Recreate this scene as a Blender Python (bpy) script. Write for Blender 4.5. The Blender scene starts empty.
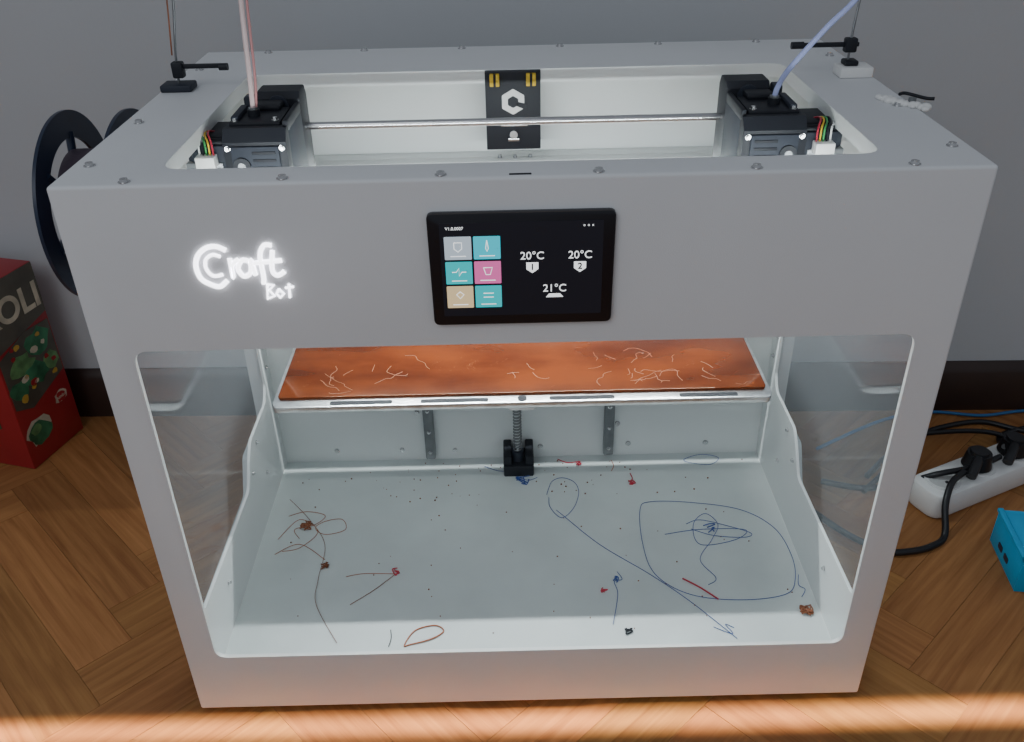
import bpy, bmesh, math, random
from mathutils import Vector, Matrix, Euler
random.seed(4)
sc=bpy.context.scene
col=sc.collection

# ---------------------------------------------------------------- materials
def mat(name,color,rough=.5,metal=0.0,emit=None,es=0.0,noise=None,bump=None,spec=None,coat=0.0):
    m=bpy.data.materials.new(name);m.use_nodes=True
    nt=m.node_tree;b=nt.nodes['Principled BSDF']
    b.inputs['Base Color'].default_value=(*color,1);b.inputs['Roughness'].default_value=rough;b.inputs['Metallic'].default_value=metal
    if spec is not None:b.inputs['Specular IOR Level'].default_value=spec
    b.inputs['Coat Weight'].default_value=coat
    if emit:
        b.inputs['Emission Color'].default_value=(*emit,1);b.inputs['Emission Strength'].default_value=es
    tc=nt.nodes.new('ShaderNodeTexCoord')
    if noise:
        sc_,amt=noise
        n=nt.nodes.new('ShaderNodeTexNoise');n.inputs['Scale'].default_value=sc_;n.inputs['Detail'].default_value=6
        nt.links.new(tc.outputs['Object'],n.inputs['Vector'])
        r=nt.nodes.new('ShaderNodeValToRGB')
        r.color_ramp.elements[0].position=.3;r.color_ramp.elements[1].position=.7
        r.color_ramp.elements[0].color=(*[c*(1-amt) for c in color],1)
        r.color_ramp.elements[1].color=(*[min(1,c*(1+amt)) for c in color],1)
        nt.links.new(n.outputs['Fac'],r.inputs['Fac']);nt.links.new(r.outputs['Color'],b.inputs['Base Color'])
    if bump:
        s_,st=bump
        n2=nt.nodes.new('ShaderNodeTexNoise');n2.inputs['Scale'].default_value=s_;n2.inputs['Detail'].default_value=3
        nt.links.new(tc.outputs['Object'],n2.inputs['Vector'])
        bp=nt.nodes.new('ShaderNodeBump');bp.inputs['Strength'].default_value=st;bp.inputs['Distance'].default_value=.001
        nt.links.new(n2.outputs['Fac'],bp.inputs['Height']);nt.links.new(bp.outputs['Normal'],b.inputs['Normal'])
    return m
M={}
M['paint']=mat('powder_coat_white',(.72,.73,.74),.5,noise=(7,.02),bump=(900,.25))
M['inner']=mat('inner_white',(.74,.77,.76),.4,noise=(4,.03),bump=(700,.1))
M['tray']=mat('tray_white',(.62,.67,.66),.4,noise=(9,.07),bump=(400,.1))
M['black']=mat('black_plastic',(.016,.018,.024),.5,bump=(600,.1),spec=.3)
M['dgray']=mat('dark_gray_plastic',(.030,.036,.050),.55,noise=(30,.1),spec=.3)
M['steel']=mat('steel',(.62,.62,.62),.25,1.0,noise=(40,.05))
M['alu']=mat('aluminium_plate',(.75,.77,.78),.28,.95,noise=(60,.15),bump=(250,.4))
M['railg']=mat('linear_rail',(.22,.23,.24),.4,.7,noise=(60,.1))
M['white']=mat('white_plastic',(.8,.8,.78),.4,noise=(20,.03))
M['cyan']=mat('cyan_plastic',(.02,.35,.62),.4,noise=(20,.08))
M['navy']=mat('navy_plastic',(.012,.022,.05),.35,noise=(20,.1))
M['purple']=mat('spool_filament',(.07,.05,.07),.4,bump=(300,.3))
M['blue']=mat('blue_filament',(.04,.09,.32),.4,noise=(50,.1))
M['red']=mat('red_filament',(.5,.03,.06),.4,noise=(50,.1))
M['orange']=mat('orange_filament_foot_glow',(.42,.13,.05),.4,noise=(50,.1))
M['brown']=mat('brown_filament',(.25,.08,.03),.4,noise=(50,.2))
M['cable']=mat('cable_black',(.01,.01,.012),.4,noise=(50,.1))
M['cableb']=mat('cable_blue',(.02,.12,.3),.4,noise=(50,.1))
M['tubep']=mat('tube_pinkish',(.60,.46,.45),.25,noise=(80,.05))
M['tubep2']=mat('tube_inner_filament',(.45,.20,.20),.3,noise=(80,.05))
M['tubeb']=mat('tube_bluish',(.4,.45,.75),.25,noise=(80,.05))
M['glow']=mat('logo_backlight',(.9,.9,1),.5,emit=(.93,.93,1),es=5)
M['yellow']=mat('yellow_belt',(.75,.5,.03),.4,noise=(80,.1))
M['green']=mat('wire_green',(.05,.35,.1),.4,noise=(80,.1))
M['base']=mat('baseboard_brown',(.035,.018,.013),.4,noise=(8,.2))
M['wall']=mat('wall_paint',(.48,.495,.51),.85,noise=(1.5,.04),bump=(120,.2))
def bedmat():
    m=bpy.data.materials.new('kapton_bed');m.use_nodes=True;nt=m.node_tree;b=nt.nodes['Principled BSDF']
    tc=nt.nodes.new('ShaderNodeTexCoord')
    mp=nt.nodes.new('ShaderNodeMapping');mp.inputs['Scale'].default_value=(1,2.2,1);nt.links.new(tc.outputs['Object'],mp.inputs[0])
    n=nt.nodes.new('ShaderNodeTexNoise');n.inputs['Scale'].default_value=7;n.inputs['Detail'].default_value=5
    nt.links.new(mp.outputs[0],n.inputs['Vector'])
    r=nt.nodes.new('ShaderNodeValToRGB');r.color_ramp.elements[0].color=(.060,.009,.002,1);r.color_ramp.elements[1].color=(.15,.030,.006,1)
    r.color_ramp.elements[0].position=.35;r.color_ramp.elements[1].position=.66
    nt.links.new(n.outputs['Fac'],r.inputs['Fac'])
    v=nt.nodes.new('ShaderNodeTexNoise');v.inputs['Scale'].default_value=24;v.inputs['Detail'].default_value=15;v.inputs['Roughness'].default_value=.85;v.inputs['Distortion'].default_value=1.0
    nt.links.new(tc.outputs['Object'],v.inputs['Vector'])
    r2=nt.nodes.new('ShaderNodeValToRGB');r2.color_ramp.elements[0].position=.60;r2.color_ramp.elements[1].position=.68
    nt.links.new(v.outputs['Fac'],r2.inputs['Fac'])
    mu=nt.nodes.new('ShaderNodeMath');mu.operation='MULTIPLY';mu.inputs[1].default_value=.6;nt.links.new(r2.outputs['Color'],mu.inputs[0])
    mx=nt.nodes.new('ShaderNodeMixRGB');mx.inputs['Color2'].default_value=(.40,.14,.06,1)
    nt.links.new(mu.outputs[0],mx.inputs['Fac']);nt.links.new(r.outputs['Color'],mx.inputs['Color1'])
    nt.links.new(mx.outputs['Color'],b.inputs['Base Color'])
    ro=nt.nodes.new('ShaderNodeMapRange');ro.inputs['To Min'].default_value=.05;ro.inputs['To Max'].default_value=.4
    nt.links.new(mu.outputs[0],ro.inputs['Value']);nt.links.new(ro.outputs[0],b.inputs['Roughness'])
    b.inputs['IOR'].default_value=1.6
    b.inputs['Specular Tint'].default_value=(1,.62,.42,1)
    return m
M['bed']=bedmat()
def acrylic():
    m=bpy.data.materials.new('clear_acrylic');m.use_nodes=True;nt=m.node_tree;nt.nodes.clear()
    o=nt.nodes.new('ShaderNodeOutputMaterial');t=nt.nodes.new('ShaderNodeBsdfTransparent');t.inputs[0].default_value=(.90,.92,.93,1)
    d=nt.nodes.new('ShaderNodeBsdfDiffuse');d.inputs[0].default_value=(.75,.8,.85,1)
    g=nt.nodes.new('ShaderNodeBsdfGlossy');g.inputs['Roughness'].default_value=.04
    tc=nt.nodes.new('ShaderNodeTexCoord');n=nt.nodes.new('ShaderNodeTexNoise');n.inputs['Scale'].default_value=5
    nt.links.new(tc.outputs['Object'],n.inputs['Vector'])
    mp=nt.nodes.new('ShaderNodeMapRange');mp.inputs['To Min'].default_value=.05;mp.inputs['To Max'].default_value=.10
    nt.links.new(n.outputs['Fac'],mp.inputs['Value'])
    m1=nt.nodes.new('ShaderNodeMixShader');m2=nt.nodes.new('ShaderNodeMixShader');m2.inputs[0].default_value=.06
    nt.links.new(mp.outputs[0],m1.inputs[0]);nt.links.new(t.outputs[0],m1.inputs[1]);nt.links.new(d.outputs[0],m1.inputs[2])
    nt.links.new(m1.outputs[0],m2.inputs[1]);nt.links.new(g.outputs[0],m2.inputs[2]);nt.links.new(m2.outputs[0],o.inputs[0])
    return m
M['acrylic']=acrylic()
def emis(name,c,s=1.0):
    return mat(name,(c[0]*.3,c[1]*.3,c[2]*.3),.3,emit=c,es=s)

# ---------------------------------------------------------------- helpers
def add(name,me,parent=None,m=None,loc=(0,0,0)):
    ob=bpy.data.objects.new(name,me);col.objects.link(ob);ob.location=loc
    if parent:ob.parent=parent
    if m is not None and hasattr(me,'materials'):me.materials.append(m)
    return ob
def empty(name,loc=(0,0,0)):
    e=bpy.data.objects.new(name,None);e.empty_display_size=.05;col.objects.link(e);e.location=loc;return e
def smooth(me,ang=35):
    for p in me.polygons:p.use_smooth=True
    me.set_sharp_from_angle(angle=math.radians(ang))
def bm_to(bm,name,ang=35):
    me=bpy.data.meshes.new(name);bmesh.ops.recalc_face_normals(bm,faces=bm.faces);bm.to_mesh(me);bm.free();smooth(me,ang);return me
def box(name,x0,x1,y0,y1,z0,z1,m,parent=None,bev=.0015,seg=2):
    bm=bmesh.new();bmesh.ops.create_cube(bm,size=1)
    for v in bm.verts:v.co=Vector(((x0+x1)/2+v.co.x*(x1-x0),(y0+y1)/2+v.co.y*(y1-y0),(z0+z1)/2+v.co.z*(z1-z0)))
    if bev>0:bmesh.ops.bevel(bm,geom=bm.edges[:],offset=bev,segments=seg,affect='EDGES',profile=.5)
    return add(name,bm_to(bm,name),parent,m)
def rpoly(pts,r,n=6):
    """round the corners of a polygon (2-D list); r scalar or list"""
    out=[];N=len(pts)
    for i,p in enumerate(pts):
        rr=r[i] if isinstance(r,(list,tuple)) else r
        p=Vector(p);a=Vector(pts[i-1])-p;b=Vector(pts[(i+1)%N])-p
        if rr<=0:out.append(p);continue
        an=a.angle(b);d=min(rr/math.tan(an/2),a.length*.48,b.length*.48)
        s=p+a.normalized()*d;e=p+b.normalized()*d
        for k in range(n+1):
            t=k/n;out.append((1-t)**2*s+2*t*(1-t)*p+t*t*e)
    return out
def prism(name,poly,ax,a0,a1,m=None,parent=None,bev=0,link=True):
    """extrude 2-D polygon along axis ax from a0 to a1. poly coords are the remaining axes in order"""
    def mk(p,a):
        if ax==0:return (a,p[0],p[1])
        if ax==1:return (p[0],a,p[1])
        return (p[0],p[1],a)
    bm=bmesh.new()
    A=[bm.verts.new(mk(p,a0)) for p in poly];B=[bm.verts.new(mk(p,a1)) for p in poly]
    bm.faces.new(A);bm.faces.new(B[::-1]);n=len(poly)
    for i in range(n):bm.faces.new((A[i],A[(i+1)%n],B[(i+1)%n],B[i]))
    bmesh.ops.recalc_face_normals(bm,faces=bm.faces)
    if bev>0:
        es=[e for e in bm.edges if any(len(f.verts)==n and n>4 for f in e.link_faces)] if n>4 else bm.edges[:]
        bmesh.ops.bevel(bm,geom=es,offset=bev,segments=2,affect='EDGES',profile=.5)
    me=bm_to(bm,name)
    return add(name,me,parent,m)
def ring_plate(name,outer,inner,z0,z1,m,parent):
    bm=bmesh.new();n=len(outer)
    V=[[bm.verts.new((p[0],p[1],z)) for p in L] for L,z in ((outer,z0),(outer,z1),(inner,z1),(inner,z0))]
    for k in range(4):
        a=V[k];b=V[(k+1)%4]
        for i in range(n):bm.faces.new((a[i],a[(i+1)%n],b[(i+1)%n],b[i]))
    return add(name,bm_to(bm,name),parent,m)
def cyl(name,p0,p1,r,m,parent=None,seg=24,r2=None,bev=0):
    p0=Vector(p0);p1=Vector(p1);d=p1-p0
    bm=bmesh.new();bmesh.ops.create_cone(bm,cap_ends=True,segments=seg,radius1=r,radius2=r if r2 is None else r2,depth=d.length)
    if bev>0:
        es=[e for e in bm.edges if any(len(f.verts)>4 for f in e.link_faces)]
        bmesh.ops.bevel(bm,geom=es,offset=bev,segments=2,affect='EDGES')
    q=d.to_track_quat('Z','Y').to_matrix().to_4x4();q.translation=(p0+p1)/2
    bmesh.ops.transform(bm,matrix=q,verts=bm.verts)
    return add(name,bm_to(bm,name),parent,m)
def catmull(P,closed=False,n=8):
    P=[Vector(p) for p in P];out=[];N=len(P)
    rng=range(N) if closed else range(N-1)
    for i in rng:
        if closed:a,b,c,d=P[i-1],P[i],P[(i+1)%N],P[(i+2)%N]
        else:a=P[max(i-1,0)];b=P[i];c=P[i+1];d=P[min(i+2,N-1)]
        for k in range(n):
            t=k/n;out.append(.5*((2*b)+(-a+c)*t+(2*a-5*b+4*c-d)*t*t+(-a+3*b-3*c+d)*t**3))
    if not closed:out.append(P[-1])
    return out
def tube(name,P,r,m,parent=None,closed=False,sm=True,n=8,res=3):
    c=bpy.data.curves.new(name,'CURVE');c.dimensions='3D';c.bevel_depth=r;c.bevel_resolution=res;c.use_fill_caps=True
    Ps=[P] if not isinstance(P[0][0],(list,tuple,Vector)) else P
    for Q in Ps:
        Q=catmull(Q,closed,n) if sm else [Vector(q) for q in Q]
        s=c.splines.new('POLY');s.points.add(len(Q)-1)
        for i,q in enumerate(Q):s.points[i].co=(*q,1)
        s.use_cyclic_u=closed
    c.materials.append(m)
    ob=bpy.data.objects.new(name,c);col.objects.link(ob)
    if parent:ob.parent=parent
    return ob
def text(name,s,size,loc,m,parent,rot=(math.pi/2,0,0),ext=.0002,align='CENTER',off=0.0):
    c=bpy.data.curves.new(name,'FONT');c.body=s;c.size=size;c.extrude=ext;c.align_x=align;c.align_y='CENTER';c.offset=off
    c.materials.append(m);ob=bpy.data.objects.new(name,c);col.objects.link(ob);ob.location=loc;ob.rotation_euler=rot
    if parent:ob.parent=parent
    return ob
def screws(name,pts,r,m,parent):
    """pts: (pos, normal)"""
    bm=bmesh.new()
    for p,nrm in pts:
        q=Vector(nrm).to_track_quat('Z','Y').to_matrix().to_4x4()
        for rr,h0,h1,sg in ((r*1.35,0,.0008,20),(r,.0008,.0034,20),(r*.45,.0034,.0036,6)):
            mm=q.copy();mm.translation=Vector(p)+Vector(nrm)*((h0+h1)/2)
            bmesh.ops.create_cone(bm,cap_ends=True,segments=sg,radius1=rr,radius2=rr*.88 if rr==r else rr,depth=h1-h0,matrix=mm)
    return add(name,bm_to(bm,name),parent,m)

# ---------------------------------------------------------------- room
FZ=-.008
wang=math.atan(-.0284)
def wy(x):return .6755-.0284*x
def floor():
    bm=bmesh.new();uv=bm.loops.layers.uv.new('UVMap');cl=bm.loops.layers.color.new('plank')
    w=.078;L=w*5;g=.0003
    rot=Matrix.Rotation(math.radians(45-1.6),4,'Z')
    def plank(x0,x1,y0,y1,horiz):
        c=rot@Vector(((x0+x1)/2,(y0+y1)/2,0))
        if not(-2.4<c.x<2.4 and -1.7<c.y<.95):return
        co=[(x0+g,y0+g),(x1-g,y0+g),(x1-g,y1-g),(x0+g,y1-g)]
        vs=[bm.verts.new(rot@Vector((a,b,FZ))) for a,b in co]
        lo=[bm.verts.new(rot@Vector((a,b,FZ-.004))) for a,b in co]
        f=bm.faces.new(vs);rc=random.random();ou=random.random()*20;ov=random.random()*20
        for l,(a,b) in zip(f.loops,co):
            l[uv].uv=((a if horiz else b)+ou,(b if horiz else a)+ov);l[cl]=(rc,random.Random(rc).random(),0,1)
        for i in range(4):
            f2=bm.faces.new((vs[i],lo[i],lo[(i+1)%4],vs[(i+1)%4]))
            for l in f2.loops:l[cl]=(0,0,0,1)
    for j in range(-14,15):
        for k in range(-60,61):
            ox=k*w+j*L;oy=k*w-j*L
            plank(ox,ox+L,oy,oy+w,True)
            plank(ox+L,ox+L+w,oy+w-L,oy+w,False)
    vs=[bm.verts.new(v) for v in ((-2.6,-1.9,FZ-.0015),(2.6,-1.9,FZ-.0015),(2.6,1.2,FZ-.0015),(-2.6,1.2,FZ-.0015))]
    bm.faces.new(vs)
    bmesh.ops.bisect_plane(bm,geom=bm.verts[:]+bm.edges[:]+bm.faces[:],plane_co=(0,wy(0)-.002,0),plane_no=(.0284,1,0),clear_outer=True)
    me=bpy.data.meshes.new('floor');bm.to_mesh(me);bm.free()
    m=bpy.data.materials.new('oak_parquet');m.use_nodes=True;nt=m.node_tree;b=nt.nodes['Principled BSDF']
    u=nt.nodes.new('ShaderNodeUVMap');u.uv_map='UVMap'
    mp=nt.nodes.new('ShaderNodeMapping');mp.inputs['Scale'].default_value=(3,60,1);nt.links.new(u.outputs[0],mp.inputs[0])
    n1=nt.nodes.new('ShaderNodeTexNoise');n1.inputs['Scale'].default_value=1.6;n1.inputs['Detail'].default_value=9;n1.inputs['Roughness'].default_value=.62;n1.inputs['Distortion'].default_value=.5
    nt.links.new(mp.outputs[0],n1.inputs['Vector'])
    r=nt.nodes.new('ShaderNodeValToRGB');e=r.color_ramp.elements
    e[0].position=.25;e[0].color=(.23,.095,.027,1);e[1].position=.70;e[1].color=(.43,.21,.070,1)
    nt.links.new(n1.outputs['Fac'],r.inputs['Fac'])
    a=nt.nodes.new('ShaderNodeVertexColor');a.layer_name='plank';sp=nt.nodes.new('ShaderNodeSeparateColor');nt.links.new(a.outputs[0],sp.inputs[0])
    h=nt.nodes.new('ShaderNodeHueSaturation')
    mv=nt.nodes.new('ShaderNodeMapRange');mv.inputs['To Min'].default_value=.84;mv.inputs['To Max'].default_value=1.12;nt.links.new(sp.outputs[0],mv.inputs[0])
    mh=nt.nodes.new('ShaderNodeMapRange');mh.inputs['To Min'].default_value=.492;mh.inputs['To Max'].default_value=.506;nt.links.new(sp.outputs[1],mh.inputs[0])
    nt.links.new(mv.outputs[0],h.inputs['Value']);nt.links.new(mh.outputs[0],h.inputs['Hue']);nt.links.new(r.outputs[0],h.inputs['Color'])
    nt.links.new(h.outputs[0],b.inputs['Base Color'])
    b.inputs['Roughness'].default_value=.5;b.inputs['Specular IOR Level'].default_value=.3
    bp=nt.nodes.new('ShaderNodeBump');bp.inputs['Strength'].default_value=.12;bp.inputs['Distance'].default_value=.001
    nt.links.new(n1.outputs['Fac'],bp.inputs['Height']);nt.links.new(bp.outputs[0],b.inputs['Normal'])
    add('floor',me,None,m)
floor()
wall=box('wall_back',-2.6,2.6,0,.12,FZ,2.6,M['wall'],None,bev=0)
wall.rotation_euler=(0,0,wang);wall.location=(0,wy(0),0)
bb=prism('baseboard_back',[(0,FZ),(-.016,FZ),(-.016,.072),(-.010,.084),(-.004,.090),(0,.090)],0,-2.5,2.5,M['base'])
bb.rotation_euler=(0,0,wang);bb.location=(0,wy(0),0)

# ---------------------------------------------------------------- printer
PR=empty('large_3d_printer')
W=.415;H=.690;D=.523;IX=.385;IY=.437;IZ=.057
def build_body():
    bm=bmesh.new();bmesh.ops.create_cube(bm,size=1)
    for v in bm.verts:v.co=Vector((v.co.x*2*(W+.0015),D/2+v.co.y*D,H/2+v.co.z*H))
    bmesh.ops.bevel(bm,geom=bm.edges[:],offset=.0035,segments=4,affect='EDGES',profile=.5)
    body=add('body_shell',bm_to(bm,'body_shell'),PR,M['paint'])
    cut=[]
    def c(ob):cut.append(ob);ob.data.materials.append(M['inner'])
    c(prism('c1',[(-IX,.005),(IX,.005),(IX,IY),(-IX,IY)],2,IZ,.686))
    c(prism('c2',rpoly([(-.3795,.093),(.3795,.093),(.3795,.523),(-.3795,.523)],.015),1,-.05,.02))
    c(prism('c3',rpoly([(-.329,.040),(.329,.040),(.329,.387),(-.329,.387)],[.022,.022,.02,.02]),2,.6,.75))
    side=[(.012,.158),(.243,.154),(.268,.186),(.290,.207),(.385,.207),(.403,.228),(.403,.520),(.012,.520)]
    sp=rpoly(side,[.012,.02,.03,.02,.02,.012,.012,.012])
    c(prism('c4',sp,0,-.5,-.36));c(prism('c5',sp,0,.36,.5))
    big=rpoly([(.009,.100),(.300,.100),(.330,.15),(.43,.15),(.43,.540),(.009,.540)],.012)
    c(prism('c6',big,0,-.5,-.389));c(prism('c7',big,0,.389,.5))
    for o in cut:
        md=body.modifiers.new('b','BOOLEAN');md.operation='DIFFERENCE';md.solver='EXACT';md.object=o
        md.material_mode='TRANSFER'
    dg=bpy.context.evaluated_depsgraph_get()
    me=bpy.data.meshes.new_from_object(body.evaluated_get(dg));body.modifiers.clear();body.data=me;smooth(me,30)
    for o in cut:bpy.data.objects.remove(o,do_unlink=True)
    for s,n in ((-1,'left'),(1,'right')):
        q=[(p[0],p[1]) for p in rpoly([(.0095,.110),(.295,.110),(.325,.16),(.42,.16),(.42,.53),(.0095,.53)],.01)]
        prism('side_pane_'+n,q,0,s*.3895,s*.3915,M['acrylic'],PR)
    return body
build_body()
ou=rpoly([(-.3315,.0375),(.3315,.0375),(.3315,.3895),(-.3315,.3895)],[.024,.024,.022,.022])
inn=rpoly([(-.3288,.0402),(.3288,.0402),(.3288,.3868),(-.3288,.3868)],[.022,.022,.02,.02])
ring_plate('top_opening_fold',ou,inn,.674,.6895,M['inner'],PR)
box('service_slot',-.012,.008,.0045,.0085,.6885,.6906,M['black'],PR,.0008)
box('rear_shelf',-IX+.001,IX-.001,.409,.4375,.30,.572,M['inner'],PR,.003)
box('added_led_visor',-IX+.001,IX-.001,.392,.412,.567,.572,M['inner'],PR,.001)  # added lip, screens the rear LED strip from view
screws('rear_shelf_screws',[((-.022+i*.02,.408,.572),(0,0,1)) for i in range(3)],.0022,M['railg'],PR)
for i,(x,y) in enumerate(((-.385,.03),(.385,.03),(-.385,.49),(.385,.49))):
    cyl('foot_%d'%i,(x,y,FZ),(x,y,.001),.014,M['orange'],PR,bev=.001)  # orange puts the warm bounce off the lit floor into the foot colour
S=[((x,.0085,H),(0,0,1)) for x in (-.35,-.211,-.072,.067,.206,.345)]
S+=[((x,.508,H),(0,0,1)) for x in (-.33,-.201,-.07,.062,.194,.326)]
S+=[((-.398,y,H),(0,0,1)) for y in (.055,.191,.42)]+[((.398,y,H),(0,0,1)) for y in (.056,.191,.42)]
screws('top_cover_screws',S,.0040,M['steel'],PR)
S=[((x,IY,z),(0,-1,0)) for x,z in ((-.194,.077),(-.108,.074),(.031,.078),(.174,.080),(.300,.078),(-.30,.078),(-.165,.15),(.155,.12))]
screws('inner_rear_screws',S,.0035,M['steel'],PR)
S=[((s*IX,y,z),(-s,0,0)) for s in (-1,1) for y,z in ((.10,.12),(.33,.12),(.27,.165),(.31,.19),(.42,.30),(.42,.25))]
screws('inner_side_screws',S,.0025,M['steel'],PR)
box('inner_floor_sheet',-IX+.001,IX-.001,.006,IY-.001,IZ-.002,IZ+.0004,M['tray'],PR,0)

# build plate
BZ=.300
prism('bed_carrier_plate',rpoly([(-.326,.234),(.326,.234),(.331,.245),(.331,.405),(-.331,.405),(-.331,.245)],.006),2,BZ-.010,BZ-.001,M['alu'],PR,bev=.001)
prism('bed_surface',rpoly([(-.322,.252),(.322,.252),(.325,.256),(.325,.400),(-.325,.400),(-.325,.256)],.002),2,BZ-.0012,BZ+.003,M['bed'],PR,bev=.0006)
for i,(a,b) in enumerate(((-.254,-.172),(-.134,-.045),(.036,.122),(.208,.285))):
    prism('bed_rim_slot_%d'%i,rpoly([(a,.2380),(b,.2380),(b,.2465),(a,.2465)],.003),2,BZ-.0015,BZ-.0006,M['black'],PR)
cyl('bed_handle_knob',(.0,.243,BZ-.002),(.0,.243,BZ+.0005),.006,M['black'],PR)
# thin glue / filament residues on the print surface
rs=random.Random(23);Q=[]
scr_m=mat('bed_residue',(.36,.16,.09),.5,noise=(60,.2))
for i in range(46):
    cx=rs.choice((-.24,-.20,.0,.12,.16,.18,.26))+rs.gauss(0,.024);cy=rs.uniform(.260,.335);a=rs.uniform(0,6.28);p=[]
    x,y=cx,cy
    for k in range(rs.choice((3,4,6))):
        p.append((x,y,BZ+.0031));a+=rs.uniform(-1.1,1.1);l=rs.uniform(.004,.014);x+=l*math.cos(a);y+=l*math.sin(a)
    Q.append(p)
Q=[q for q in Q if all(abs(p[0])<.315 and .258<p[1]<.39 for p in q)]
tube('bed_residue_strands',Q,.00030,scr_m,PR)
box('bed_support_beam',-.20,.20,.385,.400,.268,.2895,M['inner'],PR)
for s in (-1,1):
    x=-.147 if s<0 else .141
    n='l' if s<0 else 'r'
    box('linear_rail_'+n,x-.008,x+.008,.424,.4375,.066,.290,M['railg'],PR,.002)
    screws('rail_bolts_'+n,[((x,.424,z),(0,-1,0)) for z in (.08,.12,.16,.20)],.0022,M['steel'],PR)
cyl('lead_screw',(-.006,.405,.06),(-.006,.405,.29),.0052,M['steel'],PR)
tube('lead_screw_thread',[(-.006+.0060*math.cos(t*.5),.405+.0060*math.sin(t*.5),.065+t*.00045) for t in range(0,490)],.0011,M['railg'],PR,sm=False)
box('lead_nut_block',-.026,.014,.385,.420,.262,.2895,M['white'],PR,.003)
box('bed_front_bracket',-.018,.016,.238,.262,.283,.2905,M['white'],PR,.002)
box('motor_mount',-.029,.019,.384,.4365,IZ,.078,M['black'],PR,.003)
box('motor_mount_cheek_l',-.029,-.016,.388,.4365,.074,.094,M['black'],PR,.002)
box('motor_mount_cheek_r',.006,.019,.388,.4365,.074,.094,M['black'],PR,.002)
cyl('motor_coupling',(-.006,.405,.074),(-.006,.405,.096),.0095,M['dgray'],PR)

# gantry
cyl('gantry_rod',(-IX,.262,.662),(IX,.262,.662),.0042,M['steel'],PR)
by=.384
box('rear_bracket',-.038,.031,by,.3865,.590,.6895,M['black'],PR,.001)
c=-.0035
hexo=[(c+.016*math.cos(math.radians(a)),.651+.016*math.sin(math.radians(a))) for a in range(30,390,60)]
hexi=[(c+.0075*math.cos(math.radians(a)),.651+.0075*math.sin(math.radians(a))) for a in range(30,390,60)]
prism('rear_bracket_emblem',rpoly(hexo,.002),1,by-.0012,by+.0002,M['white'],PR)
prism('rear_bracket_emblem_hole',rpoly(hexi,.002),1,by-.0018,by-.0008,M['black'],PR)
prism('rear_bracket_emblem_gap',[(c+.004,.646),(c+.018,.640),(c+.018,.648),(c+.006,.651)],1,by-.0018,by-.0008,M['black'],PR)
for i,x in enumerate((-.026,.019)):
    box('belt_guide_%d'%i,x-.006,x+.006,by-.006,by+.001,.671,.686,M['yellow'],PR,.001)
    box('belt_guide_dark_%d'%i,x-.0015,x+.0015,by-.007,by,.671,.686,M['black'],PR,0)
cyl('rear_pin',(c,by-.010,.612),(c,by,.612),.005,M['steel'],PR)
box('rear_pin_slot',c-.016,c+.018,by-.001,by+.001,.620,.6225,M['steel'],PR,.0004)
box('rear_pin_base',c-.007,c+.007,by-.005,by,.602,.606,M['steel'],PR,.0004)

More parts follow.
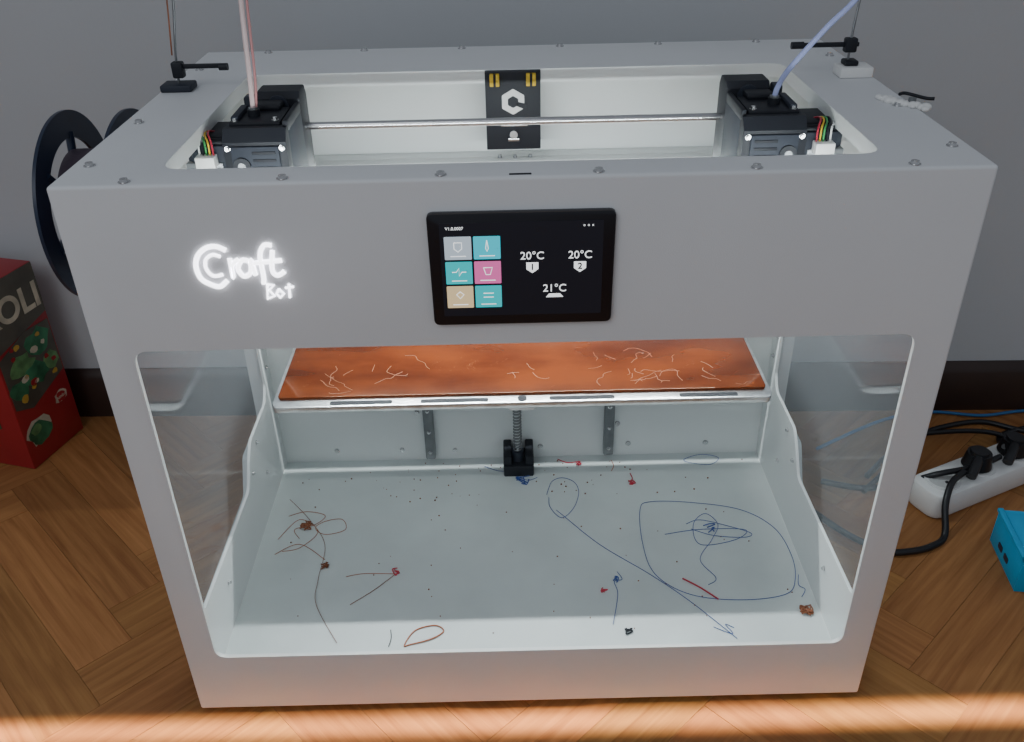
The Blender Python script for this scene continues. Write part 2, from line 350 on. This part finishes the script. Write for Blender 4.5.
# ---- print heads : tall extruder blocks with motor outside and blower behind
def head(sgn,name,cx):
    h=empty(name,(0,0,0));h.parent=PR
    T=.690   # top of the main block
    Y=.172   # front face of the block
    def bx(n,a,b,y0,y1,z0,z1,m,bev=.003):
        x0,x1=sorted((cx+sgn*a,cx+sgn*b))
        return box(n,x0,x1,y0,y1,z0,z1,m,h,bev)
    bx('carriage_body',-.047,.022,Y+.004,.248,.585,T-.004,M['dgray'],.004)
    xs=sorted((cx-sgn*.046,cx+sgn*.020))
    prism('front_shroud',[(Y-.012,.590),(Y+.006,.590),(Y+.006,T-.002),(Y-.002,T-.002),(Y-.012,T-.014)],0,xs[0],xs[1],M['black'],h,.001)
    bx('shroud_panel',-.038,.012,Y-.0145,Y-.010,.632,T-.018,M['dgray'],.001)
    for i in range(4):bx('shroud_vent_%d'%i,-.034,-.010,Y-.0155,Y-.014,.640+i*.008,.643+i*.008,M['black'],.0004)
    cyl('part_fan_ring',(cx+sgn*.002,Y-.0165,.652),(cx+sgn*.002,Y-.0140,.652),.009,M['black'],h)
    cyl('part_fan_hub',(cx+sgn*.002,Y-.0175,.652),(cx+sgn*.002,Y-.0160,.652),.004,M['railg'],h)
    # stepper motor at the outer side
    prism('stepper_motor',rpoly([(cx+sgn*.020,Y-.006),(cx+sgn*.054,Y-.006),(cx+sgn*.062,Y+.002),(cx+sgn*.062,.236),(cx+sgn*.054,.242),(cx+sgn*.020,.242)][::sgn],.002),2,.590,.671,M['dgray'],h,.001)
    bx('stepper_end_cap',.022,.060,.184,.236,.670,.677,M['black'],.002)
    bx('stepper_lamination',.024,.0625,Y-.008,.238,.646,.654,M['railg'],.001)
    bx('motor_fin_1',.022,.060,.170,.174,.670,.675,M['black'],.001);bx('motor_fin_2',.022,.060,.178,.182,.670,.675,M['black'],.001)
    # blower behind
    xs=sorted((cx-sgn*.046,cx+sgn*.002))
    prism('blower_housing',[(.250,.60),(.290,.60),(.290,.694),(.284,.703),(.256,.703),(.250,.696)],0,xs[0],xs[1],M['black'],h,.002)
    cyl('blower_ring',(cx-sgn*.022,.2515,.688),(cx-sgn*.022,.2475,.688),.012,M['dgray'],h)
    cyl('blower_hub',(cx-sgn*.022,.249,.688),(cx-sgn*.022,.2465,.688),.005,M['black'],h)
    bx('cable_bracket',.004,.014,.244,.262,.640,.700,M['dgray'],.002)
    # top details
    bx('top_cover_plate',-.038,.016,Y+.008,.238,T-.005,T+.001,M['black'],.002)
    bx('top_rib',-.047,-.041,Y+.002,.246,T-.008,T+.004,M['black'],.002)
    bx('idler_block',-.030,.000,.222,.246,T,T+.007,M['black'],.003)
    bx('idler_lever',.006,.014,Y+.012,.232,T,T+.006,M['dgray'],.002)
    cyl('tube_collet',(cx-sgn*.006,.204,T),(cx-sgn*.006,.204,T+.008),.0065,M['black'],h)
    cyl('tube_collet_ring',(cx-sgn*.006,.204,T+.008),(cx-sgn*.006,.204,T+.010),.005,M['railg'],h)
    screws('head_screws',[((cx+sgn*a,Y+.014,T+.001),(0,0,1)) for a in (-.032,.010)],.0028,M['steel'],h)
    screws('head_face_screws',[((cx+sgn*a,Y-.0125,T-.020),(0,-1,0)) for a in (-.041,.015)],.0022,M['steel'],h)
    bx('wire_connector',.028,.048,Y-.022,Y-.008,.652,.664,M['white'],.001)
    for i,m in enumerate(('red','yellow','green','black','white')):
        x=cx+sgn*(.030+i*.0035)
        tube('wire_'+m,[(x,Y-.014,.662),(x+sgn*.002,Y-.008,.676),(x+sgn*.008,Y+.006,.681-i*.001),(x+sgn*.010,Y+.022,.679),(x+sgn*.004,Y+.036,.672)],.0010,M[m],h)
    bx('belt_clamp',-.030,.030,.250,.275,.630,.668,M['railg'],.002)
    return h
head(-1,'print_head_a',-.286);head(1,'print_head_b',.277)
tube('bowden_tube_a',[(-.280,.204,.697),(-.280,.212,.730),(-.283,.235,.79),(-.285,.265,.88),(-.29,.30,1.0)],.0028,M['tubep'],PR)
tube('bowden_tube_a_second',[(-.277,.205,.697),(-.275,.214,.730),(-.2775,.237,.79),(-.279,.267,.88),(-.283,.30,1.0)],.0014,M['tubep2'],PR)
tube('bowden_tube_b',[(.271,.204,.697),(.277,.216,.706),(.296,.245,.718),(.335,.26,.757),(.370,.27,.790),(.42,.29,.86),(.47,.3,.98)],.0030,M['tubeb'],PR)

# ---- filament sensors / guides on top
g=empty('filament_guide_l');g.parent=PR
box('base',-.413,-.377,.310,.338,H,H+.008,M['dgray'],g,.002)
tube('rod',[(-.394,.324,H+.006),(-.391,.324,.73),(-.380,.324,.80),(-.37,.324,.90)],.0014,M['railg'],g)
box('collar',-.398,-.385,.318,.330,.704,.722,M['black'],g,.002)
box('arm',-.394,-.340,.3215,.3265,.714,.719,M['black'],g,.001)
cyl('knob',(-.342,.318,.7165),(-.332,.318,.7165),.004,M['black'],g)
tube('filament',[(-.394,.320,.73),(-.386,.32,.80),(-.378,.32,.9)],.0009,M['brown'],g)
g=empty('filament_guide_r');g.parent=PR
box('bracket',.374,.412,.305,.335,H,H+.012,M['white'],g,.002)
box('base',.380,.396,.312,.330,H+.012,H+.018,M['black'],g,.002)
tube('rod',[(.386,.322,H+.016),(.386,.322,.735),(.390,.322,.80),(.40,.322,.9)],.0014,M['railg'],g)
box('collar',.379,.393,.317,.328,.716,.732,M['black'],g,.002)
box('arm',.330,.396,.3205,.3255,.722,.727,M['black'],g,.001)
cyl('knob',(.318,.323,.7245),(.332,.323,.7245),.004,M['black'],g)
bm=bmesh.new()
for i in range(26):
    t=i/25;p=Vector((.388+.034*t+.003*math.sin(i*2),.215-.045*t+.003*math.cos(i*3),H+.002))
    bmesh.ops.create_icosphere(bm,subdivisions=2,radius=.0042+.0016*math.sin(i*1.7),matrix=Matrix.Translation(p)@Matrix.Diagonal((1,1,.7,1)))
add('glue_residue',bm_to(bm,'glue'),PR,M['white'])
tube('hex_key',[(.404,.205,H+.008),(.412,.208,H+.008),(.428,.195,H+.006),(.436,.192,H+.006)],.0018,M['black'],PR)
cyl('hex_key_knob',(.412,.19,H+.001),(.412,.19,H+.008),.004,M['railg'],PR)

# ---- logo
lg=empty('backlit_logo');lg.parent=PR
def P2(*a):return [(x/1000,-.0006,z/1000) for x,z in a]
tube('letter_c_outer',P2((-270,627),(-278,631),(-287,630),(-296,623),(-300,612),(-298,600),(-291,594),(-282,591),(-274,597)),.0022,M['glow'],lg)
tube('letter_c_inner',P2((-276,621),(-283,623),(-290,618),(-291,609),(-286,602),(-277,603)),.0015,M['glow'],lg)
for n,P in (('r',P2((-268,619),(-268,611),(-268,600),(-267,612),(-260,618))),('a',P2((-251,616),(-257,617),(-262,609),(-258,601),(-251,605),(-249,617),(-247,602))),
            ('f',P2((-228,631),(-235,631),(-240,621),(-240,601),(-241,593))),('f_bar',P2((-247,614),(-221,616))),('t',P2((-228,626),(-231,607),(-227,601),(-220,605)))):
    tube('letter_'+n,P,.0021,M['glow'],lg)
for n,P in (('b',P2((-238,592),(-240,577),(-233,580),(-237,586),(-232,591),(-238,592))),('o',P2((-228,587),(-224,582),(-228,578),(-231,582),(-228,587))),('t2',P2((-218,592),(-219,578))),('t2_bar',P2((-222,588),(-214,589)))):
    tube('letter_'+n,P,.0011,M['glow'],lg,sm=False)

# ---- touch screen
ts=empty('touch_screen');ts.parent=PR
prism('bezel',rpoly([(-.0855,.5475),(.0815,.5475),(.0825,.6595),(-.0865,.6595)],.006),1,-.006,.001,mat('glossy_bezel',(.006,.007,.012),.3,noise=(30,.1)),ts,.0012)
scr=emis('screen_dark',(.008,.010,.018),.5)
prism('display_glass',rpoly([(-.0755,.5575),(.0715,.5575),(.0715,.6505),(-.0755,.6505)],.001),1,-.0066,-.0055,scr,ts)
white=emis('screen_white',(.9,.93,.95),1.3)
tiles=[('tile_gray',(.38,.45,.52)),('tile_cyan',(.02,.48,.60)),('tile_teal',(.01,.44,.48)),('tile_pink',(.62,.12,.34)),('tile_tan',(.60,.46,.26)),('tile_teal',(.01,.44,.48))]
for i,(n,cc) in enumerate(tiles):
    cxx=-.0595+(i%2)*.0262;cz=.6265-(i//2)*.0245
    prism('app_%d'%i,rpoly([(cxx-.0122,cz-.0112),(cxx+.0122,cz-.0112),(cxx+.0122,cz+.0112),(cxx-.0122,cz+.0112)],.001),1,-.0069,-.0064,emis(n,cc,1.15),ts)
    box('app_caption_%d'%i,cxx-.007,cxx+.007,-.0071,-.0067,cz-.0082,cz-.0074,white,ts,0)
yy=-.0071
def ln(n,pts,r=.0004):tube(n,[(x,yy,z) for x,z in pts],r,white,ts,sm=False)
ln('icon_nozzle',[(-.063,.632),(-.063,.626),(-.0595,.623),(-.056,.626),(-.056,.632),(-.063,.632)])
ln('icon_thermo',[(-.0333,.634),(-.0345,.626),(-.0333,.623),(-.032,.626),(-.0333,.634)])
ln('icon_move',[(-.066,.603),(-.062,.603),(-.0595,.607),(-.0595,.599),(-.057,.603),(-.053,.603)])
ln('icon_tool',[(-.037,.607),(-.029,.607),(-.031,.600),(-.035,.600),(-.037,.607)])
ln('icon_gear',[(-.0595,.583),(-.063,.580),(-.0595,.576),(-.056,.580),(-.0595,.583)])
ln('icon_slider_1',[(-.038,.581),(-.0285,.581)]);ln('icon_slider_2',[(-.038,.577),(-.0285,.577)])
text('temp_1','20°C',.0105,(.0075,yy,.6175),white,ts);text('temp_2','20°C',.0105,(.051,yy,.6175),white,ts);text('temp_3','21°C',.0105,(.028,yy,.5845),white,ts)
text('header','V1.0.0007',.0040,(-.062,yy,.6455),white,ts);text('header_icons','o  o  x',.0035,(.058,yy,.6465),white,ts)
blk=emis('screen_black',(.002,.002,.003),.5)
for i,x in enumerate((.0075,.051)):
    prism('nozzle_icon_%d'%i,[(x-.0055,.611),(x-.0055,.6045),(x,.6005),(x+.0055,.6045),(x+.0055,.611)],1,-.0071,-.0066,white,ts)
    text('nozzle_no_%d'%i,str(i+1),.0085,(x,-.0074,.6065),blk,ts,off=.0002)
prism('bed_icon',[(.020,.5755),(.036,.5755),(.033,.579),(.023,.579)],1,-.0071,-.0066,white,ts)

# ---- loose filament scraps in the tray
fs=empty('filament_scraps');fs.parent=PR
zz=IZ+.0012
def F(*a,z=zz):return [(x/1000,y/1000,z+.0006*random.random()) for x,y in a]
R_=.00045
tube('blue_strand_1',F((37,337),(40,349),(47,369),(63,378),(81,367),(87,342),(77,305),(57,282),(41,306),(40,330)),R_,M['blue'],fs)
tube('blue_strand_2',F((50,300),(58,289),(108,222),(172,159),(218,107),(266,42)),R_,M['blue'],fs)
tube('blue_strand_3',F((176,296),(194,314),(254,310),(326,291),(366,249),(376,192),(368,143),(347,116),(285,108),(220,120),(179,159),(170,220)),R_,M['blue'],fs,closed=True)
tube('blue_strand_4',F((205,240),(258,249),(323,246),(304,225),(252,217),(250,260),(272,284),(286,259),(271,227),(246,186),(261,150),(248,137)),R_,M['blue'],fs)
tube('blue_strand_4b',F((240,262),(262,270),(300,255),(330,238),(318,230),(275,235),(245,250)),R_,M['blue'],fs)
tube('blue_strand_5',F((264,418),(293,430),(320,421),(303,403),(272,409)),R_,M['blue'],fs,closed=True)
tube('blue_strand_6',F((127,166),(132,151),(121,147),(123,123),(111,70)),R_,M['blue'],fs)
tube('blue_strand_7',F((375,152),(370,133),(376,124),(368,111)),R_,M['blue'],fs)
tube('blue_strand_8',F((-60,412),(-40,400),(-20,395),(0,378),(12,374),(24,380)),R_,M['blue'],fs)
tube('blue_strand_9',F((240,62),(262,50),(256,66),(266,60)),R_,M['blue'],fs)
tube('red_strand_1',F((215,150),(236,132),(256,110)),.0011,M['red'],fs)
tube('red_strand_2',F((59,426),(75,417),(94,420)),.0008,M['red'],fs)
tube('red_strand_3',F((172,385),(174,372),(170,362)),.0008,M['red'],fs)
tube('red_strand_4',F((146,420),(148,405),(143,392)),.0006,M['orange'],fs)
tube('orange_strand_1',F((-359,217),(-327,237),(-285,204)),R_,M['orange'],fs)
tube('orange_strand_2',F((-361,340),(-322,291),(-290,235),(-288,165),(-283,118),(-245,50)),.00035,M['brown'],fs)
tube('orange_strand_3',F((-298,286),(-273,290),(-265,267),(-293,257),(-310,272)),R_,M['orange'],fs,closed=True)
tube('orange_strand_4',F((-237,116),(-207,143),(-182,171)),R_,M['brown'],fs)
tube('orange_strand_5',F((-250,169),(-225,174),(-182,172)),R_,M['orange'],fs)
tube('orange_strand_6',F((-158,44),(-146,68),(-121,76),(-109,66),(-124,53),(-150,45)),.0009,M['orange'],fs,closed=True)
tube('orange_strand_7',F((-361,249),(-337,292),(-305,264),(-325,230),(-350,223)),R_,M['orange'],fs)
tube('orange_strand_8',F((-355,300),(-330,310),(-300,300),(-312,280),(-340,270),(-330,250)),R_,M['orange'],fs)
tube('black_strand',F((-178,42),(-176,56),(-178,70)),.0005,M['black'],fs)
def clump(n,x,y,m,s,k=6):
    Ps=[]
    for i in range(k):
        Ps.append([(x+s*random.uniform(-1,1),y+s*random.uniform(-1,1),zz+random.random()*s*.5) for _ in range(4)])
    tube(n,Ps,.0008,m,fs)
clump('brown_clump_1',-.325,.276,M['brown'],.009,7);clump('brown_clump_2',-.283,.190,M['brown'],.006)
clump('brown_clump_3',.366,.085,M['brown'],.009,9);clump('red_clump_1',.106,.129,M['red'],.006,3);clump('red_clump_2',-.182,.175,M['red'],.006,3)
clump('red_clump_3',.172,.362,M['red'],.005,3);clump('red_clump_4',.092,.412,M['red'],.006,3);clump('black_clump',.131,.058,M['black'],.006,3)
clump('blue_clump_1',.124,.150,M['blue'],.006,2);clump('blue_clump_2',.0,.372,M['blue'],.012,4);clump('blue_clump_3',.272,.25,M['blue'],.010,2)
bm=bmesh.new()
for i in range(120):
    x=random.gauss(-.05,.16) if i%2 else random.uniform(-.36,.36);y=random.uniform(.33,.43) if i%2 else random.uniform(.06,.42)
    if abs(x)>.37:continue
    bmesh.ops.create_icosphere(bm,subdivisions=1,radius=random.uniform(.0006,.0015),matrix=Matrix.Translation((x,y,IZ+.0012)))
add('crumbs',bm_to(bm,'crumbs'),fs,M['brown'])

# ---- spool at the left side
def spool(name,x0,x1,y,z,R):
    e=empty(name)
    def ann(n,xa,xb,r0,r1,m,seg=72):
        bm=bmesh.new();V=[]
        for r,x in ((r1,xa),(r1,xb),(r0,xb),(r0,xa)):
            V.append([bm.verts.new((x,y+r*math.cos(2*math.pi*i/seg),z+r*math.sin(2*math.pi*i/seg))) for i in range(seg)])
        for k in range(4):
            for i in range(seg):bm.faces.new((V[k][i],V[k][(i+1)%seg],V[(k+1)%4][(i+1)%seg],V[(k+1)%4][i]))
        add(n,bm_to(bm,n),e,m)
    for n,xa in (('flange_outer',x0),('flange_inner',x1-.004)):
        ann(n,xa,xa+.004,R*.72,R,M['navy']);ann(n+'_hub',xa,xa+.004,R*.22,R*.36,M['navy'])
        for k in range(6):
            a=k*math.pi/3+.3
            tube(n+'_spoke_%d'%k,[(xa+.002,y+R*.33*math.cos(a),z+R*.33*math.sin(a)),(xa+.002,y+R*.78*math.cos(a),z+R*.78*math.sin(a))],.005,M['navy'],e,sm=False)
    ann('wound_filament',x0+.005,x1-.005,R*.34,R*.60,M['purple'])
    ann('hub_core',x0,x1,R*.20,R*.25,M['navy'])
    cyl('spool_holder_axle',(x0-.01,y,z),(-W+.001,y,z),R*.12,M['black'],e)
    return e
spool('filament_spool',-.534,-.456,.294,.562,.112).parent=PR

# ---------------------------------------------------------------- board game box
gb=empty('board_game_box')
gm_red=mat('box_red',(.34,.02,.025),.35,noise=(6,.15))
gm_top=mat('box_olive',(.10,.09,.07),.4,noise=(12,.4))
gm_grn=mat('box_green',(.04,.17,.08),.4,noise=(30,.6))
gm_lg=mat('box_light_green',(.12,.26,.10),.4,noise=(40,.5))
gm_cream=mat('box_cream',(.55,.48,.36),.4,noise=(30,.3))
gm_yel=mat('box_yellow',(.5,.3,.05),.4,noise=(30,.3))
bw,bd,bh=.185,.131,.342
box('carton',-bw,0,0,bd,0,bh,gm_red,gb,.002)
def facepatch(n,poly,m,k=0):
    prism(n,poly,0,.0002+k*.0004,.0006+k*.0004,m,gb)
facepatch('upper_band',[(0.001,.222),(bd-.001,.250),(bd-.001,.341),(0.001,.341)],gm_top)
rb=random.Random(5)
def blob(cy,cz,r,s,n=14):
    rr=random.Random(s);return [(min(bd-.002,max(.002,cy+r*(1+.5*(rr.random()-.5))*math.cos(2*math.pi*i/n))),cz+.8*r*(1+.5*(rr.random()-.5))*math.sin(2*math.pi*i/n)) for i in range(n)]
facepatch('picture_board',[(.004,.120),(.040,.105),(.127,.135),(.127,.235),(.070,.238),(.004,.215)],gm_top,1)
facepatch('picture_1',blob(.092,.208,.030,1),gm_grn,2);facepatch('picture_2',blob(.045,.185,.026,2),gm_lg,2);facepatch('picture_3',blob(.070,.158,.026,3),gm_grn,3)
facepatch('picture_4',blob(.106,.165,.020,4),gm_lg,2);facepatch('picture_5',blob(.034,.060,.030,5),gm_cream,1);facepatch('picture_6',blob(.036,.056,.026,6),gm_grn,2)
facepatch('picture_7',blob(.024,.150,.020,10),gm_grn,3);facepatch('picture_12',blob(.030,.066,.012,16),gm_lg,3)
for i in range(16):
    facepatch('picture_spot_%d'%i,blob(rb.uniform(.015,.118),rb.uniform(.130,.225),rb.uniform(.004,.009),30+i,9),rb.choice((gm_cream,gm_yel,gm_cream,gm_red)),4)
facepatch('publisher_badge',blob(.103,.090,.016,7),gm_cream,1);facepatch('publisher_badge_core',blob(.103,.090,.013,8),gm_red,2)
text('badge_text','Jumbo',.009,(.0018,.103,.090),gm_cream,gb,rot=(math.pi/2,0,math.pi/2))
t=text('title','ROLI',.062,(.0014,.060,.285),gm_cream,gb,rot=(math.pi/2,0,math.pi/2));t.data.offset=.0016
def fp(n,poly,m,k=0):prism(n,poly,1,-.0006-k*.0004,-.0002-k*.0004,m,gb)
fp('front_band',[(-bw+.001,.235),(-.001,.222),(-.001,.341),(-bw+.001,.341)],gm_top)
fp('front_picture',[(-.14,.09),(-.04,.08),(-.035,.19),(-.13,.20)],gm_grn,1)
gb.location=(-.852,.519,FZ+.0005);gb.rotation_euler=(0,0,-math.atan2(.037,.126))

# ---------------------------------------------------------------- power strip, plugs, cables
ps=empty('power_strip')
ang=math.atan2(.10,.215)
prism('housing',rpoly([(-.022,-.034),(.23,-.034),(.23,.034),(-.022,.034)],.024),2,0,.048,M['white'],ps,.009)
wl=mat('well_white',(.6,.6,.58),.4,noise=(30,.03))
for i in range(3):
    x=.018+i*.080
    cyl('socket_ring_%d'%i,(x,0,.0475),(x,0,.0505),.027,M['white'],ps)
    cyl('socket_well_%d'%i,(x,0,.0495),(x,0,.0508),.022,wl,ps)
    for s in (-1,1):cyl('socket_hole_%d_%d'%(i,s),(x,s*.0095,.0500),(x,s*.0095,.0511),.0032,M['cable'],ps)
for i in (1,2):
    x=.010+i*.082
    cyl('plug_%d'%i,(x,0,.050),(x,0,.082),.024,M['cable'],ps,r2=.018,bev=.004)
    tube('plug_tail_%d'%i,[(x,0,.072),(x-.018,-.012,.072),(x-.042,-.024,.060)],.008,M['cable'],ps)
ps.location=(.652,.364,FZ);ps.rotation_euler=(0,0,ang)
cz=FZ+.005
cb=empty('power_cables')
tube('mains_cable_1',[(.700,.372,.055),(.672,.350,.052),(.655,.322,.03),(.648,.290,cz),(.620,.268,cz),(.585,.258,cz),(.545,.260,cz),(.50,.30,cz),(.46,.36,cz)],.0052,M['cable'],cb)
tube('mains_cable_2',[(.775,.41,.055),(.74,.395,.052),(.700,.380,.054),(.66,.375,.050),(.61,.40,.01),(.56,.41,cz),(.50,.43,cz)],.0048,M['cable'],cb)
tube('mains_cable_3',[(.58,.44,cz),(.64,.50,cz),(.70,.545,cz),(.76,.575,cz),(.84,.59,cz),(.90,.56,cz),(1.0,.52,cz)],.0048,M['cable'],cb)
tube('mains_cable_4',[(.56,.40,cz),(.62,.45,.012),(.66,.52,.012),(.74,.54,.012),(.83,.535,.012),(.90,.50,cz),(.98,.48,cz)],.0045,M['cable'],cb)
tube('network_cable',[(.52,.52,cz),(.66,.60,cz),(.76,.625,cz),(.85,.610,cz),(.95,.622,cz),(1.1,.60,cz)],.003,M['cableb'],cb)
tube('mains_cable_5',[(.79,.43,.06),(.81,.46,.04),(.83,.50,.012),(.86,.55,cz),(.95,.58,cz)],.0045,M['cable'],cb)
tube('hanging_cable',[(.450,.53,.52),(.485,.50,.505),(.500,.48,.46),(.494,.48,.40),(.478,.50,.35),(.450,.53,.31)],.0035,M['cable'],PR)

# ---------------------------------------------------------------- cyan printed crate
ct=empty('printed_storage_crate')
for n,a in (('side_front',(0,.13,0,.004)),('side_rear',(0,.13,.106,.11)),('side_left',(0,.004,.004,.106)),('side_right',(.126,.13,.004,.106))):
    box(n,a[0],a[1],a[2],a[3],0,.060,M['cyan'],ct,.001)
box('lid',.002,.128,.002,.108,.054,.0595,M['cyan'],ct,.001)
box('rim',-.002,.006,-.002,.112,.056,.062,M['cyan'],ct,.001);box('rim_front',-.002,.132,-.002,.006,.056,.062,M['cyan'],ct,.001)
for i in range(2):
    prism('vent_slot_%d'%i,rpoly([(.040+i*.024,.014),(.056+i*.024,.014),(.056+i*.024,.024),(.040+i*.024,.024)],.003),0,-.0006,.0002,M['navy'],ct)
ct.location=(.700,.175,FZ+.0005);ct.rotation_euler=(0,0,math.radians(-8))

# ---------------------------------------------------------------- lights
def area(name,loc,target,sx,sy,p,color,spread=180):
    l=bpy.data.lights.new(name,'AREA');l.shape='RECTANGLE';l.size=sx;l.size_y=sy;l.energy=p;l.color=color;l.spread=math.radians(spread)
    o=bpy.data.objects.new(name,l);col.objects.link(o);o.location=loc
    o.rotation_euler=(Vector(target)-Vector(loc)).to_track_quat('-Z','Y').to_euler();return o
led=(.90,.98,1.0)
area('led_strip_rear',(0,.400,.565),(0,.15,.10),.66,.008,4.6,led)
area('led_strip_front',(0,.012,.62),(0,.40,.60),.70,.008,1.1,led,150)
area('window_daylight',(-1.2,-2.2,2.6),(0,.2,.5),2.0,1.6,24,(.88,.94,1.0))
area('sun_streak',(.15,-.025,2.2),(.15,-.025,0),2.2,.02,1.3,(1,.74,.48),1.2)
w=bpy.data.worlds.new('world');sc.world=w;w.use_nodes=True
w.node_tree.nodes['Background'].inputs[0].default_value=(.78,.84,.95,1);w.node_tree.nodes['Background'].inputs[1].default_value=.32

cd=bpy.data.cameras.new('camera');co=bpy.data.objects.new('camera',cd);col.objects.link(co);sc.camera=co
co.location=(-0.01473,-0.76546,0.96186);co.rotation_euler=(1.01963,.01904,-.01375);cd.sensor_width=36;cd.lens=.91233*36/1.024
cd.clip_start=.01
